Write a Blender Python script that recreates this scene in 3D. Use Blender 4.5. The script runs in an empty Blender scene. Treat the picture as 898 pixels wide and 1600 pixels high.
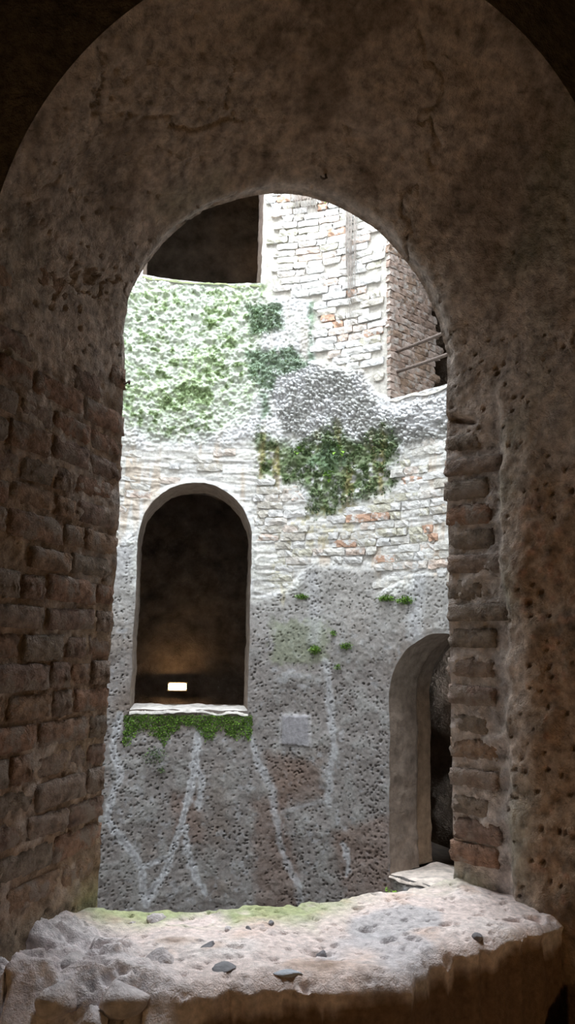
import bpy, math, random
import numpy as np

# ------------------------------------------------------------------ camera, world, exposure
sc = bpy.context.scene
col = sc.collection
W, H, F = 898, 1600, 1200.0
UPC = np.array([130, 7200, -1200.0]); UPC /= np.linalg.norm(UPC)      # world up, seen by the tilted camera
_f = np.array([0, 0, -1.0]); FWD = _f - UPC * (_f @ UPC); FWD /= np.linalg.norm(FWD)
M3 = np.stack([np.cross(FWD, UPC), FWD, UPC])
cam = bpy.data.objects.new('camera', bpy.data.cameras.new('camera'))
col.objects.link(cam)
from mathutils import Matrix, Vector
mw = Matrix(M3.tolist()).to_4x4()
cam.matrix_world = mw
cam.data.sensor_fit = 'VERTICAL'; cam.data.sensor_height = 36.0; cam.data.lens = 36.0 * F / H
cam.data.clip_start = 0.02
sc.camera = cam

world = bpy.data.worlds.new('sky'); sc.world = world
world.use_nodes = True
bg = world.node_tree.nodes['Background']
bg.inputs[0].default_value = (0.86, 0.935, 1.0, 1)
bg.inputs[1].default_value = 22.0
TOPZ = 7.6
pl = bpy.data.lights.new('sky_portal', 'AREA'); pl.shape = 'DISK'; pl.size = 4.9
pl.cycles.is_portal = True
po = bpy.data.objects.new('sky_portal', pl); col.objects.link(po); po.location = (-.58, 4.8, TOPZ + .02)

sc.view_settings.view_transform = 'Standard'; sc.view_settings.look = 'None'
sc.view_settings.gamma = 1.0; sc.view_settings.use_curve_mapping = False
sc.view_settings.exposure = 0.0
try:
    sc.cycles.max_bounces = 10; sc.cycles.diffuse_bounces = 8
    sc.cycles.sample_clamp_indirect = 6.0
except Exception: pass

# ------------------------------------------------------------------ the well: one axis, two winding ramps
CX, CY = -.58, 4.8
R0, R1, R2 = 2.45, 3.06, 5.3          # shaft face, passage face of the shaft wall, outer passage wall
SL = 1.40 / 57.0                      # ramp rise per degree
rng = np.random.default_rng(7); random.seed(7)
D2R = math.pi / 180

def ray(px, py): return M3 @ np.array([px - W / 2, -(py - H / 2), -F])
def wallpt(px, py, R=R0, far=True):
    """a spot on the round wall of radius R, as (theta in degrees, z)"""
    d = ray(px, py); a = d[0]**2 + d[1]**2; b = -(d[0]*CX + d[1]*CY); c = CX*CX + CY*CY - R*R
    s = math.sqrt(max(b*b - a*c, 0)); t = (-b + (s if far else -s)) / a
    p = d * t
    return math.degrees(math.atan2(p[1]-CY, p[0]-CX)), p[2]
def pos(th, z, R):
    return np.array([CX + R*math.cos(th*D2R), CY + R*math.sin(th*D2R), z])
U0 = 75.0
def uz(px, py):
    th, z = wallpt(px, py); return (R0*(th-U0)*D2R, z)

# ------------------------------------------------------------------ noise
def _h(ix, iy, seed):
    n = (ix.astype(np.int64)*374761393 + iy.astype(np.int64)*668265263 + seed*974711) & 0xffffffff
    n = ((n ^ (n >> 13)) * 1274126177) & 0xffffffff
    n = ((n ^ (n >> 16)) * 2246822519) & 0xffffffff
    return ((n ^ (n >> 15)) & 0xffffff) / 16777215.0
def vn(x, y, seed=0):
    x = np.asarray(x, float); y = np.asarray(y, float)
    ix = np.floor(x); iy = np.floor(y); fx = x-ix; fy = y-iy
    fx = fx*fx*(3-2*fx); fy = fy*fy*(3-2*fy)
    a = _h(ix, iy, seed); b = _h(ix+1, iy, seed); c = _h(ix, iy+1, seed); d = _h(ix+1, iy+1, seed)
    return (a*(1-fx)+b*fx)*(1-fy) + (c*(1-fx)+d*fx)*fy
def fbm(x, y, seed=0, o=4, g=.5):
    s = 0; a = 1; t = 0
    for k in range(o):
        s = s + a*(vn(x*2**k, y*2**k, seed+k*17)*2-1); t += a; a *= g
    return s/t
def worley(x, y, seed=0):
    """nearest distance, second nearest distance, id of the nearest cell"""
    ix = np.floor(x); iy = np.floor(y)
    d1 = np.full(x.shape, 9.0); d2 = np.full(x.shape, 9.0); cid = np.zeros(x.shape)
    for dx in (-1, 0, 1):
        for dy in (-1, 0, 1):
            jx = ix+dx; jy = iy+dy
            qx = jx + _h(jx, jy, seed+1); qy = jy + _h(jx, jy, seed+2)
            d = np.hypot(qx-x, qy-y)
            m = d < d1
            d2 = np.where(m, d1, np.minimum(d2, d)); cid = np.where(m, _h(jx, jy, seed+3), cid); d1 = np.where(m, d, d1)
    return d1, d2, cid
def sstep(a, b, x):
    t = np.clip((x-a)/(b-a), 0, 1); return t*t*(3-2*t)
def polysd(P, x, y):
    """signed distance to a polygon, negative inside"""
    P = np.asarray(P, float); n = len(P); d = np.full(x.shape, 1e9); ins = np.zeros(x.shape, bool)
    for i in range(n):
        ax, ay = P[i]; bx, by = P[(i+1) % n]; ex, ey = bx-ax, by-ay
        t = np.clip(((x-ax)*ex+(y-ay)*ey)/(ex*ex+ey*ey+1e-12), 0, 1)
        d = np.minimum(d, np.hypot(x-ax-t*ex, y-ay-t*ey))
        c = ((ay > y) != (by > y)) & (x < (bx-ax)*(y-ay)/((by-ay) if by != ay else 1e-12)+ax)
        ins ^= c
    return np.where(ins, -d, d)
def lined(P, x, y):
    d = np.full(x.shape, 1e9)
    for (ax, ay), (bx, by) in zip(P[:-1], P[1:]):
        ex, ey = bx-ax, by-ay
        t = np.clip(((x-ax)*ex+(y-ay)*ey)/(ex*ex+ey*ey+1e-12), 0, 1)
        d = np.minimum(d, np.hypot(x-ax-t*ex, y-ay-t*ey))
    return d

# ------------------------------------------------------------------ materials
def mat(name, base=(.5, .5, .5), rough=.92, attr=False, var=.35, vscale=30., bump=.5, bscale=45., b2=160., rand=None, dist=.012, voro=0.):
    m = bpy.data.materials.new(name); m.use_nodes = True; nt = m.node_tree; N = nt.nodes; L = nt.links
    p = N['Principled BSDF']; p.inputs['Roughness'].default_value = rough
    p.inputs['Specular IOR Level'].default_value = .25
    tc = N.new('ShaderNodeTexCoord'); vec = tc.outputs['Object']
    if rand:
        oi = N.new('ShaderNodeObjectInfo'); ad = N.new('ShaderNodeVectorMath'); ad.operation = 'ADD'
        sc_ = N.new('ShaderNodeVectorMath'); sc_.operation = 'SCALE'; sc_.inputs['Scale'].default_value = 37.
        cb = N.new('ShaderNodeCombineXYZ'); L.new(oi.outputs['Random'], cb.inputs[0]); L.new(oi.outputs['Random'], cb.inputs[1])
        L.new(cb.outputs[0], sc_.inputs[0]); L.new(vec, ad.inputs[0]); L.new(sc_.outputs[0], ad.inputs[1]); vec = ad.outputs[0]
    if attr:
        a = N.new('ShaderNodeAttribute'); a.attribute_name = 'Col'; c = a.outputs['Color']
    elif rand:
        r = N.new('ShaderNodeValToRGB'); r.color_ramp.interpolation = 'CONSTANT'
        e = r.color_ramp.elements
        while len(e) < len(rand): e.new(.5)
        for i, cc in enumerate(rand): e[i].position = i/len(rand); e[i].color = (*cc, 1)
        L.new(oi.outputs['Random'], r.inputs[0]); c = r.outputs['Color']
    else:
        r = N.new('ShaderNodeRGB'); r.outputs[0].default_value = (*base, 1); c = r.outputs[0]
    def noise(s, det=5, ro=.6):
        n = N.new('ShaderNodeTexNoise'); n.inputs['Scale'].default_value = s; n.inputs['Detail'].default_value = det
        n.inputs['Roughness'].default_value = ro; L.new(vec, n.inputs['Vector']); return n.outputs['Fac']
    mr = N.new('ShaderNodeMapRange'); mr.inputs['From Min'].default_value = .3; mr.inputs['From Max'].default_value = .7
    mr.inputs['To Min'].default_value = 1-var; mr.inputs['To Max'].default_value = 1+var
    L.new(noise(vscale), mr.inputs['Value'])
    mx = N.new('ShaderNodeVectorMath'); mx.operation = 'SCALE'
    L.new(c, mx.inputs[0]); L.new(mr.outputs[0], mx.inputs['Scale']); out = mx.outputs[0]
    if rand:     # patches of lime skin on the bricks
        m2 = N.new('ShaderNodeMix'); m2.data_type = 'RGBA'
        r2 = N.new('ShaderNodeMapRange'); r2.inputs['From Min'].default_value = .5; r2.inputs['From Max'].default_value = .62
        L.new(noise(14., 3), r2.inputs['Value']); L.new(r2.outputs[0], m2.inputs['Factor'])
        L.new(out, m2.inputs['A']); m2.inputs['B'].default_value = (*base, 1); out = m2.outputs['Result']
    L.new(out, p.inputs['Base Color'])
    b = N.new('ShaderNodeBump'); b.inputs['Strength'].default_value = bump; b.inputs['Distance'].default_value = dist
    hsum = N.new('ShaderNodeMath'); hsum.operation = 'MULTIPLY_ADD'; hsum.inputs[1].default_value = .4
    L.new(noise(b2, 3), hsum.inputs[0]); L.new(noise(bscale), hsum.inputs[2]); hh = hsum.outputs[0]
    if voro:
        v = N.new('ShaderNodeTexVoronoi'); v.inputs['Scale'].default_value = voro; L.new(vec, v.inputs['Vector'])
        vr = N.new('ShaderNodeMapRange'); vr.inputs['From Min'].default_value = .0; vr.inputs['From Max'].default_value = .35
        vr.inputs['To Min'].default_value = -.9; vr.inputs['To Max'].default_value = 0.
        L.new(v.outputs['Distance'], vr.inputs['Value'])
        a2 = N.new('ShaderNodeMath'); a2.operation = 'ADD'; L.new(hh, a2.inputs[0]); L.new(vr.outputs[0], a2.inputs[1]); hh = a2.outputs[0]
    L.new(hh, b.inputs['Height']); L.new(b.outputs[0], p.inputs['Normal'])
    return m
M_FAR = mat('far_masonry', attr=True, var=.25, vscale=34., bump=.5, bscale=30., b2=150., dist=.010)
M_NEAR = mat('near_masonry', attr=True, var=.5, vscale=30., bump=1., bscale=55., b2=200., dist=.016)
M_SILL = mat('sill_stone', attr=True, var=.28, vscale=55., bump=.75, bscale=60., b2=240., dist=.009)
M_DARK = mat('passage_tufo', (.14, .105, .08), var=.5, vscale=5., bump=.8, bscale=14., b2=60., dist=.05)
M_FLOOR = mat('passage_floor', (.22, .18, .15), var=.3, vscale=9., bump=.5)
M_REV = mat('far_reveal', attr=True, var=.3, vscale=14., bump=.6, bscale=30., dist=.02)
M_BRF = mat('limed_brick', (.60, .59, .575), var=.3, vscale=24., bump=.7, bscale=50., b2=150., dist=.012,
            rand=[(.58, .57, .55), (.55, .53, .49), (.54, .47, .42), (.57, .55, .51), (.53, .43, .37), (.60, .59, .58), (.47, .45, .37), (.55, .51, .47), (.58, .57, .56), (.44, .28, .20), (.58, .57, .55), (.59, .59, .59), (.46, .43, .38)])
M_BRP = mat('return_brick', (.40, .36, .33), var=.3, vscale=24., bump=.7, bscale=50., dist=.012,
            rand=[(.34, .25, .20), (.30, .22, .18), (.38, .30, .26), (.28, .20, .15)])
M_BRN = mat('jamb_brick', (.32, .26, .22), var=.5, vscale=34., bump=1., bscale=50., b2=190., dist=.02,
            rand=[(.30, .195, .14), (.26, .18, .145), (.32, .215, .15), (.28, .21, .17), (.31, .19, .135), (.26, .21, .17)])

# ------------------------------------------------------------------ mesh helpers
def link(name, me, m=None, parent=None, smooth=True):
    o = bpy.data.objects.new(name, me); col.objects.link(o)
    if m and not me.materials: me.materials.append(m)
    if parent: o.parent = parent
    if smooth: me.shade_smooth()
    return o
def mesh(name, V, Fc, C=None):
    me = bpy.data.meshes.new(name)
    V = np.asarray(V, np.float32); Fc = np.asarray(Fc)
    if Fc.ndim == 2:
        n, k = Fc.shape
        me.vertices.add(len(V)); me.vertices.foreach_set('co', V.ravel())
        me.loops.add(n*k); me.loops.foreach_set('vertex_index', Fc.astype(np.int32).ravel())
        me.polygons.add(n); me.polygons.foreach_set('loop_start', np.arange(0, n*k, k, dtype=np.int32))
        try: me.polygons.foreach_set('loop_total', np.full(n, k, np.int32))
        except Exception: pass
        me.update(calc_edges=True); me.validate()
    else:
        me.from_pydata(V.tolist(), [], [list(f) for f in Fc]); me.update()
    if C is not None:
        at = me.color_attributes.new('Col', 'FLOAT_COLOR', 'POINT')
        c4 = np.ones((len(V), 4), np.float32); c4[:, :3] = C
        at.data.foreach_set('color', c4.ravel())
    return me
def grid_faces(nr, nc, flip=False):
    i = np.arange(nr*nc).reshape(nr, nc)
    f = np.stack([i[:-1, :-1], i[:-1, 1:], i[1:, 1:], i[1:, :-1]], -1).reshape(-1, 4)
    return f[:, ::-1] if flip else f
def tag(o, label, cat, group=None, kind=None):
    o['label'] = label; o['category'] = cat
    if group: o['group'] = group
    if kind: o['kind'] = kind
    return o
def empty(name, loc=(0, 0, 0)):
    o = bpy.data.objects.new(name, None); col.objects.link(o); o.location = loc; o.empty_display_size = .1; return o
def lerp3(a, b, t): return np.asarray(a)*(1-t)[:, None] + np.asarray(b)*t[:, None]
def mixc(C, c, m): return C*(1-m[:, None]) + np.asarray(c)*m[:, None]

# ------------------------------------------------------------------ windows of the shaft (theta centre, sill z, half width, spring above the sill)
WH = .535
class Win:
    def __init__(s, thc, z0, hw=WH, spring=1.57, crown=.55):
        s.th, s.z0, s.a, s.sp, s.b = thc, z0, hw, z0+spring, crown
    def sd(s, th, z, R):
        u = R*(th-s.th)*D2R
        dj = np.maximum(np.abs(u)-s.a, s.z0-z)
        k = s.a/s.b
        da = np.hypot(u, (z-s.sp)*k)-s.a
        return np.where(z > s.sp, da, dj)
    def outline(s, n_j=40, n_a=40, grow=0., zlow=None):
        """(u, z) left jamb (large theta) up, arch, right jamb down"""
        a = s.a+grow; b = s.b+grow; z0 = s.z0 if zlow is None else zlow
        pts = [(a, z0+(s.sp-z0)*i/n_j) for i in range(n_j)]
        pts += [(a*math.cos(math.pi*i/n_a), s.sp+b*math.sin(math.pi*i/n_a)) for i in range(n_a+1)]
        pts += [(-a, s.sp+(z0-s.sp)*i/n_j) for i in range(1, n_j+1)]
        return np.array(pts)
W_FAR = Win(96.7, -.645)
W_LOW = Win(40.3, -1.90, spring=1.43)
W_UPR = Win(39.8, 2.19)
W_UPL = Win(97.4, 3.53, hw=.59)
FARW = [W_FAR, W_LOW, W_UPR, W_UPL]
def edge_noise(th, z): return .012*fbm(R0*th*D2R*7, z*7, 91, 3)

def round_wall(R, th0, th1, z0, z1, st, wins, disp=None, inward=True, enoise=True):
    """grid on a cylinder with the windows cut out along their outline; returns V, F, th, z, sd"""
    nt = max(2, int(R*(th1-th0)*D2R/st)+1); nz = max(2, int((z1-z0)/st)+1)
    TH, Z = np.meshgrid(np.linspace(th0, th1, nt), np.linspace(z0, z1, nz))
    th = TH.ravel(); z = Z.ravel()
    Fc = grid_faces(nz, nt, flip=inward)
    sd = np.full(th.shape, 9.0)
    for w in wins:
        def f(t, zz): return w.sd(t, zz, R)+(edge_noise(t, zz) if enoise else 0)
        s = f(th, z); near = np.abs(s) < 2.5*st
        keepf = s[Fc].mean(1) > 0
        Fk = Fc[keepf]
        inside = np.zeros(len(th), bool); inside[Fc[~keepf].ravel()] = True
        out = np.zeros(len(th), bool); out[Fk.ravel()] = True
        bd = np.where(inside & out & near)[0]
        for _ in range(3):
            e = .002; ed = e/(R*D2R)
            gx = (w.sd(th[bd]+ed, z[bd], R)-w.sd(th[bd]-ed, z[bd], R))/(2*e)
            gz = (w.sd(th[bd], z[bd]+e, R)-w.sd(th[bd], z[bd]-e, R))/(2*e)
            g2 = np.maximum(gx*gx+gz*gz, .2); sv = f(th[bd], z[bd])
            th[bd] -= sv*gx/g2/(R*D2R); z[bd] -= sv*gz/g2
        Fc = Fk; sd = np.minimum(sd, f(th, z))
    r = np.full(th.shape, R)
    if disp is not None: r = r - disp(th, z, sd)
    V = np.stack([CX+r*np.cos(th*D2R), CY+r*np.sin(th*D2R), z], 1)
    used = np.zeros(len(th), bool); used[Fc.ravel()] = True
    idx = np.cumsum(used)-1
    return V[used], idx[Fc], th[used], z[used], sd[used]

# ------------------------------------------------------------------ the far wall of the shaft
def PX(*pts): return [uz(x, y) for x, y in pts]
Z_PIER = PX((409, 240), (612, 240), (612, 622), (584, 614), (566, 580), (492, 562), (486, 470), (440, 462), (409, 462))
Z_BRICK = PX((393, 790), (400, 690), (440, 700), (480, 790), (560, 790), (612, 730), (640, 690), (710, 640), (760, 640), (760, 900), (650, 905), (590, 925), (588, 885), (480, 882), (460, 918), (394, 935))
Z_BRICKL = PX((165, 690), (290, 700), (400, 690), (400, 800), (350, 765), (300, 752), (240, 770), (205, 840), (165, 850))
Z_TUFO = PX((100, 850), (212, 850), (212, 920), (395, 940), (462, 922), (480, 885), (588, 888), (592, 930), (650, 912), (655, 870), (800, 860), (800, 1700), (100, 1700))
Z_MOSSL = PX((150, 430), (412, 440), (410, 500), (392, 560), (400, 620), (360, 660), (300, 680), (230, 670), (150, 660))
Z_MOSSD = [PX((384, 476), (438, 474), (444, 515), (392, 522)), PX((386, 550), (456, 540), (482, 572), (430, 588), (424, 612), (404, 604), (392, 590)),
           PX((479, 468), (489, 470), (491, 566), (482, 560)), PX((405, 610), (420, 612), (422, 650), (408, 655))]
Z_MOSSM = PX((408, 676), (440, 690), (480, 690), (520, 668), (560, 690), (600, 668), (622, 690), (614, 730), (590, 775), (555, 772), (520, 806), (486, 800), (472, 752), (428, 752), (412, 730))
Z_CONG = PX((424, 605), (450, 582), (492, 568), (566, 582), (598, 640), (700, 625), (760, 600), (760, 650), (690, 690), (612, 700), (560, 695), (500, 690), (440, 680))
STREAKS = [(PX((184, 1118), (182, 1180), (190, 1215), (178, 1250), (176, 1280), (205, 1330), (225, 1370), (232, 1410)), .020, .9),
           (PX((308, 1145), (305, 1200), (290, 1260), (275, 1320), (255, 1370), (240, 1400)), .020, 1.),
           (PX((300, 1195), (316, 1215), (310, 1260)), .018, .8), (PX((225, 1355), (248, 1345), (262, 1342)), .016, .9),
           (PX((290, 1290), (293, 1330), (302, 1370), (318, 1398)), .016, .9),
           (PX((384, 1132), (398, 1170), (410, 1205)), .016, .8), (PX((410, 1205), (425, 1250), (442, 1310), (462, 1370), (475, 1420)), .018, .55),
           (PX((490, 900), (492, 960), (496, 1005)), .035, .35), (PX((512, 1035), (520, 1090), (524, 1160), (516, 1210), (512, 1255)), .020, .6),
           (PX((535, 1320), (540, 1365)), .013, .8), (PX((655, 870), (650, 920), (645, 990)), .05, .5), (PX((440, 1270), (510, 1250)), .012, .25),
           (PX((180, 985), (190, 985)), .015, .5)]
REDS = [PX((415, 1180), (500, 1190), (505, 1240), (440, 1260)), PX((395, 1250), (440, 1250), (470, 1420), (400, 1420)), PX((520, 1300), (610, 1280), (610, 1400), (540, 1400)), PX((270, 1240), (310, 1240), (320, 1320), (270, 1310))]
P_PATCH = PX((441, 1118), (481, 1118), (483, 1166), (440, 1164))

def far_masks(th, z):
    u = R0*(th-U0)*D2R
    n1 = fbm(u*3, z*3, 3, 4); n2 = fbm(u*9, z*9, 5, 4)
    d = dict(u=u, n1=n1, n2=n2)
    def pm(P, soft, amp, ampf=.02): return 1-sstep(-soft, soft, polysd(P, u, z)+n1*amp+n2*ampf)
    d['pier'] = pm(Z_PIER, .015, .0, .02)
    d['brick'] = np.maximum(pm(Z_BRICK, .04, .06), pm(Z_BRICKL, .06, .10))
    d['tufo'] = pm(Z_TUFO, .05, .05, .04)
    d['mossl'] = pm(Z_MOSSL, .12, .15, .08)
    dk = np.zeros_like(u)
    for P in Z_MOSSD: dk = np.maximum(dk, pm(P, .035, .03, .03))
    d['mossd'] = dk
    d['mossm'] = pm(Z_MOSSM, .09, .12, .09)
    d['cong'] = pm(Z_CONG, .05, .08, .04)
    return d

def far_disp(th, z, sd):
    k = far_masks(th, z); u = k['u']; far_disp.k = k
    w1, w2, cid = worley(u*26, z*26, 11)          # stones about 4 cm
    wb1, wb2, cib = worley(u*13+5*0, z*15, 13)
    dens = vn(u*2.2, z*2.2, 17)
    pit = (1-sstep(.05, .10+.22*dens, w1+.10*k['n2']))*(cid < .06+.22*dens)
    fine = fbm(u*38, z*38, 21, 3)
    w3, _, c3 = worley(u*40+.5*k['n2'], z*58+.6*fine, 15)
    pit2 = (1-sstep(.06, .34, w3+.10*k['n2']))*(c3 < .06+.20*dens)
    far_disp.pit = np.maximum(pit, .8*pit2); far_disp.fine = fine; far_disp.cid = cid; far_disp.gap = w2-w1
    base = .018*k['n1'] + .009*k['n2'] + .0035*fine
    tufo = -.034*pit - .028*pit2
    cong = .060*(sstep(0, .35, w2-w1)*(.4+.6*cid)-.45) + .03*(sstep(0, .3, wb2-wb1)*(.3+.7*cib)-.4) + .06*(vn(u*4, z*4, 33)-.4)
    moss = .030*fbm(u*16, z*16, 41, 3) + .014*fine
    bw = np.clip(k['brick']+k['pier'], 0, 1)
    dsp = base + tufo*k['tufo']*(1-bw) + cong*k['cong']*(1-k['pier']) + moss*np.clip(k['mossl']+k['mossd']+k['mossm'], 0, 1)*(1-k['pier'])
    rest = np.clip(1-k['tufo']-bw-k['cong'], 0, 1)
    dsp = dsp + rest*(.016*(sstep(0, .35, w2-w1)*(.3+.7*cid)-.5) + .010*fbm(u*20, z*30, 43, 3))
    lay = fbm(u*5, z*34, 47, 3)
    dsp = dsp + k['brick']*(-.016+.012*lay) - .022*k['pier']
    for P, wd, am in STREAKS: pass
    sq = polysd(P_PATCH, u, z)
    dsp = dsp*sstep(0, .03, sq+.02) + .012*(1-sstep(-.004, .012, sq))
    f = sstep(0.0, .05, sd)
    # the pier stands a little proud of the masonry below
    dsp = dsp + .03*k['pier']*0
    return dsp*(.25+.75*f)

V, Fc, th, z, sd = round_wall(R0, 17, 136, -3.0, 5.3, .0085, FARW, None)
dsp = far_disp(th, z, sd); k = far_disp.k; u = k['u']
r = R0-dsp
V = np.stack([CX+r*np.cos(th*D2R), CY+r*np.sin(th*D2R), z], 1)
n3 = fbm(u*1.6, z*1.6, 61, 3); n4 = fbm(u*22, z*22, 63, 3); nv = fbm(u*12, z*1.4, 65, 4); nl = fbm(u*6, z*40, 67, 3)
C = np.tile(np.array([.58, .58, .585]), (len(u), 1))                         # lime-skinned rubble
C = mixc(C, (.50, .50, .44), .55*sstep(.0, .5, k['n1']+.4*n4))
C = mixc(C, (.47, .42, .36), .5*sstep(.15, .5, nv)*(1-k['tufo']))
tf = np.tile(np.array([.225, .205, .195]), (len(u), 1))
tf = mixc(tf, (.27, .26, .25), sstep(-.1, .5, k['n2'])); tf = mixc(tf, (.18, .14, .115), .7*sstep(.05, .5, n3+.3*k['n1']))
tf = mixc(tf, (.33, .33, .34), .6*sstep(.25, .6, n4+.4*k['n1']))
for P in REDS: tf = mixc(tf, (.175, .115, .09), .6*(1-sstep(-.05, .06, polysd(P, u, z)+.05*k['n1']+.04*n4)))
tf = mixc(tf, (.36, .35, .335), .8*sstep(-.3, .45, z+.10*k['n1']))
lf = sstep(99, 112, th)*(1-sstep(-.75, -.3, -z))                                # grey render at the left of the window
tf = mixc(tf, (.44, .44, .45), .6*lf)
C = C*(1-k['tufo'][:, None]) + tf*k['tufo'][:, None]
C = mixc(C, (.58, .565, .53), k['brick']*(.5+.5*sstep(-.3, .4, nl)))
C = mixc(C, (.46, .36, .27), .6*k['brick']*sstep(.15, .5, nv))
C = mixc(C, (.46, .43, .38), .8*k['pier'])
C = mixc(C, (.60, .60, .61), k['cong']*(1-k['mossm'])*.8); C = mixc(C, (.36, .36, .34), .7*k['cong']*sstep(-.05, .35, k['n1']+.4*n4))
g = k['mossl']*sstep(-.25, .45, k['n1']*.35+.7*n4+.35*k['n2'])
C = mixc(C, (.46, .53, .40), .65*k['mossl']); C = mixc(C, (.31, .42, .20), .75*g); C = mixc(C, (.12, .17, .07), .8*k['mossl']*sstep(.22, .5, n4+.6*k['n2']))
C = mixc(C, (.13, .20, .12), .85*k['mossd']*sstep(-.5, .1, n4+.3))
mm = k['mossm']*sstep(-.6, -.1, n4+.5*k['n1']+.15)
C = mixc(C, (.13, .175, .075), .92*mm); C = mixc(C, (.30, .24, .10), .6*mm*sstep(-.05, .4, nv)); C = mixc(C, (.12, .20, .14), .5*mm*sstep(0, .4, k['n1'])); C = mixc(C, (.06, .12, .03), .5*mm*sstep(.1, .4, n4))
ys = 1-sstep(-.02, .10, polysd(PX((425, 800), (560, 790), (545, 840), (450, 860), (440, 935), (425, 935)), u, z)+.06*n4)
C = mixc(C, (.42, .36, .17), .5*ys*sstep(-.2, .3, n4+nv))
gs = 1-sstep(-.02, .08, polysd(PX((430, 975), (510, 975), (505, 1030), (430, 1030)), u, z)+.08*n4)
C = mixc(C, (.20, .23, .14), .55*gs)
for P, wd, am in STREAKS:
    dd = lined(P, u+.03*k['n2']+.06*n3, z)+.026*n4
    C = mixc(C, (.50, .51, .53), am*(1-sstep(wd*.8, wd*2.4, dd))*(.75+.25*sstep(-.3, .3, n4)))
    C = mixc(C, (.30, .295, .305), .8*am*(1-sstep(wd*.3, wd*1.1, dd)))
sq = polysd(P_PATCH, u, z)
C = mixc(C, (.285, .275, .29), 1-sstep(-.006, .004, sq)); C = mixc(C, (.42, .41, .42), .6*(1-sstep(.004, .025, np.abs(sq-.012)))*sstep(-.2, .3, n4+.2))
ms = sstep(.10, .0, W_FAR.z0-z-.13-.10*n4)*(z < W_FAR.z0+.01)*(np.abs(th-W_FAR.th) < 14.5)
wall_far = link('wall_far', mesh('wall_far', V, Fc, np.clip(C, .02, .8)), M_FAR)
tag(wall_far, 'round shaft wall opposite, mossy lime-white masonry above grey pitted tufo', 'wall', kind='structure')
far_mesh_cache = (th, z)

# remaining shaft, coarse
def coarse(th, z, sd): return .02*fbm(R0*th*D2R*3, z*3, 71, 3)
W_NEAR = Win(-75.5, -.76, hw=.568, spring=1.69, crown=.57)
def solid(name, parts, m, c, label, cat='wall', kind='structure', parent=None):
    VV, FF, n = [], [], 0
    for v, f in parts: VV.append(v); FF.append(f+n); n += len(v)
    VV = np.concatenate(VV); FF = np.concatenate(FF)
    o = link(name, mesh(name, VV, FF, np.tile(np.array(c), (len(VV), 1))), m, parent)
    if label: tag(o, label, cat, kind=kind)
    return o
p1 = round_wall(R0, 135.8, 377.2, -7, TOPZ, .12, [Win(284.5, -.85, .66, 1.78, .66)], coarse, enoise=False)[:2]
p2 = round_wall(R0, 16.8, 136.2, 5.28, TOPZ, .08, [W_UPL], coarse, enoise=False)[:2]
p3 = round_wall(R0, 16.8, 136.2, -7, -2.98, .12, [], coarse, enoise=False)[:2]
solid('wall_shaft', [p1, p2, p3], M_FAR, (.5, .48, .46), 'rest of the round shaft wall around and above the well')

# passage side of the shaft wall
p1 = round_wall(R1, 17, 140, -6.5, TOPZ, .05, [Win(w.th, w.z0, w.a*1.12, w.sp-w.z0, w.b) for w in FARW], None, inward=False, enoise=False)[:2]
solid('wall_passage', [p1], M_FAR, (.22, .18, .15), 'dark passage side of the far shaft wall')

# outer wall of the ramps, floors and vaults
def odisp(th, z, sd):
    u = R2*th*D2R
    return .10*fbm(u*1.1, z*.8, 81, 4)+.03*fbm(u*6, z*4, 83, 3)
p1 = round_wall(R2, 60, 140, -3.5, 8.0, .05, [], odisp)[:2]
p2 = round_wall(R2, 140, 420, -7, 8.2, .25, [], odisp)[:2]
p3 = round_wall(R2, 60, 140, -7, -3.5, .25, [], odisp)[:2]
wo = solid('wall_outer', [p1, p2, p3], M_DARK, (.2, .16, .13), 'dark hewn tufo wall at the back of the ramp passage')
def ramp(name, zf, t0, t1, vault, label):
    tt = np.arange(t0, t1+.1, 4.0); rr = np.linspace(R1-.01, R2+.25, 13)
    T, RR = np.meshgrid(tt, rr)
    zz = zf+SL*T
    if vault:
        q = (RR-(R1+R2)/2)/((R2-R1)/2); zz = zz-.45-.55*np.clip(q*q, 0, 1.4)
    V = np.stack([CX+RR*np.cos(T*D2R), CY+RR*np.sin(T*D2R), zz], -1).reshape(-1, 3)
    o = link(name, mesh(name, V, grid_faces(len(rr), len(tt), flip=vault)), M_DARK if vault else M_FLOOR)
    return tag(o, label, 'ceiling' if vault else 'floor', kind='structure')
ZA = -1.5-SL*97; ZB = -1.5+SL*83
ramp('floor', ZA, -20, 560, False, 'floor of the ramp behind the far arched window')
ramp('ceiling', ZA, -20, 560, True, 'vaulted underside of the upper ramp')
ramp('floor', ZB, -190, 330, False, 'floor of the ramp the viewer stands on')
ramp('ceiling', ZB, -190, 330, True, 'vault over the far passage with the lamp')
# rim at the top and an added cap below that keeps sky light out
tt = np.linspace(0, 360, 73); V = []
for R in (R0-.05, 7.0): V += [pos(t, TOPZ, R) for t in tt]
V = np.array(V); link('ground', mesh('ground', V, grid_faces(2, 73)), M_FLOOR)
tag(bpy.data.objects['ground'], 'ground around the mouth of the well', 'ground', kind='structure')
V = np.array([pos(t, -6.9, R) for R in (.01, 5.6) for t in tt])
wb = link('floor', mesh('well_cap', V, grid_faces(2, 73)), M_FLOOR); tag(wb, 'unseen cap added below the well shaft against leaking sky light', 'floor', kind='structure')

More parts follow.
